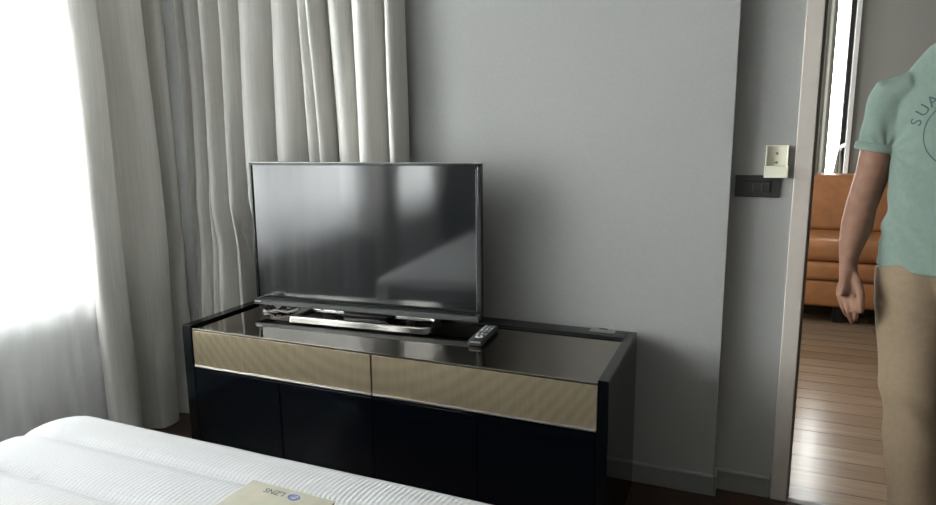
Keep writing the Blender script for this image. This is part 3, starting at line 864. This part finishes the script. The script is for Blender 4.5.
for s in (-1, 1):
    tube(b, [hc+Vector((s*.072, .0, .02)), hc+Vector((s*.083, .008, .012)), hc+Vector((s*.082, .006, -.012)), hc+Vector((s*.072, -.002, -.032))], [.010, .013, .011, .007], 10)
b = solidify_union(b, 'body', .0042, 3)
body = link('body', b, M_skin, man, smooth=True)
for s in (-1, 1):
    b = bmesh.new(); bmesh.ops.create_uvsphere(b, u_segments=16, v_segments=12, radius=.0105, matrix=Matrix.Translation(hc+Vector((s*.031, -.0805, .004)))); e_ = link('eye', b, M_eye, man, smooth=True)
    b = bmesh.new(); bmesh.ops.create_uvsphere(b, u_segments=12, v_segments=8, radius=.0060, matrix=Matrix.Translation(hc+Vector((s*.031, -.0860, .004)))); link('iris', b, M_iris, e_, smooth=True)
b = bmesh.new(); tube(b, [hc+Vector((-.024, -.082, -.056)), hc+Vector((-.01, -.0905, -.054)), hc+Vector((0, -.092, -.056)), hc+Vector((.01, -.0905, -.054)), hc+Vector((.024, -.082, -.056))], [.002, .005, .0052, .005, .002], 10); link('lips', b, M_lip, man, smooth=True)
b = bmesh.new(); bmesh.ops.create_uvsphere(b, u_segments=40, v_segments=30, radius=1, matrix=Matrix.Translation(hc+Vector((0, .012, .014))) @ Matrix.Diagonal((.086, .101, .117, 1)))
bmesh.ops.delete(b, geom=[v for v in b.verts if (v.co.z < hc.z+.055-(v.co.y-hc.y+.03)*1.1) or v.co.z < hc.z-.055], context='VERTS')
for v in b.verts: v.co += v.co.normalized()*.003*noise.noise(v.co*60)
link('hair', b, M_hair, man, smooth=True)

# T-shirt
def fold(v, amp, sc_):
    return amp*(noise.noise(Vector((v.x*sc_[0]+3, v.y*sc_[1], v.z*sc_[2]))) )
b = bmesh.new()
rings(b, [ell(0, .005, .895, .196, .128, tilt=.0), ell(0, .003, .96, .188, .122), ell(0, 0, 1.06, .176, .114), ell(0, 0, 1.16, .176, .115), ell(0, -.002, 1.27, .182, .120),
          ell(0, .0, 1.35, .182, .112), ell(0, .006, 1.41, .182, .096), ell(0, .010, 1.455, .176, .082), ell(0, .010, 1.497, .146, .074), ell(0, .008, 1.530, .112, .067), ell(0, .004, 1.548, .080, .064), ell(0, .004, 1.555, .074, .062)])
hemR = Lc(at(878, 151, 2.345)); dirR = (hemR-shR).normalized()
for sh, hm in ((shR, hemR), (shL, Vector((.228, .02, hemR.z)))):
    rr = [.050, .066, .068, .066, .066]
    c0 = sh.lerp(hm, -.0)
    P = [sh+Vector((-math.copysign(.055, sh.x), 0, .014)), sh+Vector((0, 0, -.004)), sh.lerp(hm, .35), sh.lerp(hm, .7), hm]
    tube(b, P, [(.050, .055), (.060, .062), (.062, .063), (.062, .062), (.062, .062)], 28)
b = solidify_union(b, 'shirt', .0055, 7)
b.normal_update()
ap = Vector((-.178, -.06, 1.24))
for v in b.verts:
    c = v.co
    f = .007*noise.noise(Vector((c.x*14+c.z*9, c.y*10, c.z*5-c.x*6)))
    # creases running from the armpit down across the front and around the side
    d_ = (c-ap); rr = math.hypot(d_.x, d_.z)
    ang = math.atan2(d_.z, d_.x)
    if c.y < .06: f += .0042*math.sin(ang*11+2*noise.noise(c*8))*math.exp(-rr/.14)*min(1, rr/.03)
    f += .0035*math.exp(-((c.z-1.0)/.11)**2)*math.sin((c.z*1.0+c.x*.9)*75+3*noise.noise(c*7))*max(0, min(1, -c.x/.08))*max(0, min(1, (c.z-.93)/.05))
    v.co = c + v.normal*f
tb = BVHTree.FromBMesh(b)
shirt = link('t_shirt', b, M_shirt, man, smooth=True)
# rolled sleeve hems, neck rib
for sh, hm in ((shR, hemR), (shL, Vector((.228, .02, hemR.z)))):
    d_ = (hm-sh).normalized(); a_ = d_.cross(Vector((0, 1, 0))).normalized(); b_ = d_.cross(a_)
    b = bmesh.new()
    RRv = []
    for t_, r_ in ((-.022, .0625), (-.021, .0648), (-.002, .0652), (.001, .0640), (.001, .055)):
        RRv.append([hm+d_*t_+a_*math.cos(2*PI*k/40)*r_+b_*math.sin(2*PI*k/40)*r_ for k in range(40)])
    rings(b, RRv, cap=False)
    link('sleeve_hem', b, M_shirt, shirt, smooth=True)
b = bmesh.new(); tube(b, [Vector((.073*math.cos(a), .006+.066*math.sin(a), 1.552)) for a in [2*PI*k/32 for k in range(33)]], .007, 8); link('neck_rib', b, M_shirt, shirt, smooth=True)

# chest print: arc of letters round a ring with a palm leaf, laid onto the cloth
pc = Lc(at(953, 142, 2.16)); PCX, PCZ = pc.x+.026, pc.z+.024
def onto(b, off=.0012):
    for v in b.verts:
        h_, n_, i_, d_ = tb.ray_cast(Vector((PCX+v.co.x, -.6, PCZ+v.co.y)), Vector((0, 1, 0)))
        if h_: v.co = h_ - Vector((0, off+max(0, v.co.z), 0))
        else: v.co = Vector((PCX+v.co.x, -.1, PCZ+v.co.y))
    return b
def put_letter(ch, ang, rad, size):
    g = text_bm(ch, size, 0)
    bmesh.ops.triangulate(g, faces=g.faces)
    for _ in range(2): bmesh.ops.subdivide_edges(g, edges=[e for e in g.edges if e.calc_length() > .008], cuts=1, use_grid_fill=False)
    bmesh.ops.transform(g, matrix=Matrix.Translation((rad*math.cos(ang), rad*math.sin(ang), 0)) @ Matrix.Rotation(ang-PI/2, 4, 'Z'), verts=g.verts)
    g2 = bmesh.new(); me = bpy.data.meshes.new('x'); onto(g); g.to_mesh(me); g.free()
    return me
b = bmesh.new()
for ch, a in (('S', 166), ('U', 150), ('A', 135)):
    me = put_letter(ch, R(a), .124, .044); b.from_mesh(me); bpy.data.meshes.remove(me)
link('lettering', b, M_print, shirt)
def strip(pts, wd):
    g = bmesh.new(); P = [Vector((*p_, 0)) for p_ in pts]; L_ = []
    for i, p_ in enumerate(P):
        t_ = (P[min(i+1, len(P)-1)]-P[max(i-1, 0)]).normalized(); n_ = Vector((-t_.y, t_.x, 0))
        L_.append([p_+n_*wd/2, p_-n_*wd/2])
    vs = [[g.verts.new(q) for q in r] for r in L_]
    for i in range(len(vs)-1): g.faces.new((vs[i][0], vs[i][1], vs[i+1][1], vs[i+1][0]))
    return onto(g)
b = bmesh.new()
def addb(g):
    me = bpy.data.meshes.new('x'); g.to_mesh(me); g.free(); b.from_mesh(me); bpy.data.meshes.remove(me)
addb(strip([(.098*math.cos(2*PI*k/80), .098*math.sin(2*PI*k/80)) for k in range(81)], .0030))
cen = catmull([(.02, -.085), (.0, -.03), (-.03, .03), (-.055, .065)], 8); addb(strip(cen, .0025))
for i in range(3, len(cen)-1, 2):
    px_, py_ = cen[i]
    for s in (-1, 1):
        ln = .045*(1-.4*i/len(cen))
        addb(strip(catmull([(px_, py_), (px_+s*ln*.6, py_+ln*.35), (px_+s*ln, py_+ln*.1)], 5), .0018))
cen = catmull([(.02, -.085), (.035, -.02), (.03, .04), (.05, .07)], 8); addb(strip(cen, .0025))
for i in range(3, len(cen)-1, 2):
    px_, py_ = cen[i]
    for s in (-1, 1):
        ln = .035; addb(strip(catmull([(px_, py_), (px_+s*ln*.6, py_+ln*.35), (px_+s*ln, py_+ln*.1)], 5), .0018))
link('palm_leaf_print', b, M_print, shirt)

# trousers
b = bmesh.new()
rings(b, [ell(0, .01, .83, .165, .112), ell(0, .005, .90, .166, .112), ell(0, .003, .97, .160, .104), ell(0, .0, 1.0, .158, .100)])
for hp, kn, an in ((hipR, knR, anR), (hipL, knL, anL)):
    bt = an+Vector((0, .01, -.045))
    tube(b, [hp+Vector((0, 0, .0)), hp.lerp(kn, .22), hp.lerp(kn, .55), kn, kn.lerp(an, .35), kn.lerp(an, .75), bt], [(.108, .110), (.110, .110), (.100, .100), (.082, .084), (.077, .080), (.073, .077), (.074, .080)], 28)
b = solidify_union(b, 'trousers', .0065, 8)
b.normal_update()
for v in b.verts:
    c = v.co; f = .006*noise.noise(Vector((c.x*8, c.y*8, c.z*7)))
    f += .004*math.exp(-((c.z-.47)/.09)**2)*math.sin((c.z+c.x*.7)*60+4*noise.noise(c*6))
    f += .0015*math.exp(-((c.z-.80)/.07)**2)*math.sin((c.z+c.x*.3)*90+4*noise.noise(c*6))
    v.co = c + v.normal*f
tr = link('trousers', b, M_khaki, man, smooth=True)
# shoes
for an, rx_ in ((anR, 0), (anL, 0)):
    base = Vector((an.x, an.y, 0))
    b = bmesh.new()
    def sec(y, w_, h_): return [base+Vector((w_*math.cos(a), y, .016+max(-.004, h_*math.sin(a)))) for a in [2*PI*k/28 for k in range(28)]]
    rings(b, [sec(.075, .020, .050), sec(.065, .033, .075), sec(.02, .038, .085), sec(-.04, .043, .075), sec(-.10, .049, .055), sec(-.15, .048, .045), sec(-.185, .036, .034), sec(-.20, .018, .02)])
    shoe = link('shoe', b, M_shoe, man, smooth=True)
    b = bmesh.new()
    o1 = [(.040, .07), (.036, .085), (-.036, .085), (-.040, .07), (-.046, -.06), (-.052, -.12), (-.044, -.185), (-.018, -.212), (.018, -.212), (.044, -.185), (.052, -.12), (.046, -.06)]
    rings(b, [[base+Vector((x, y, z)) for x, y in o1] for z in (0.0005, .018)]); link('sole', b, M_sole, shoe)
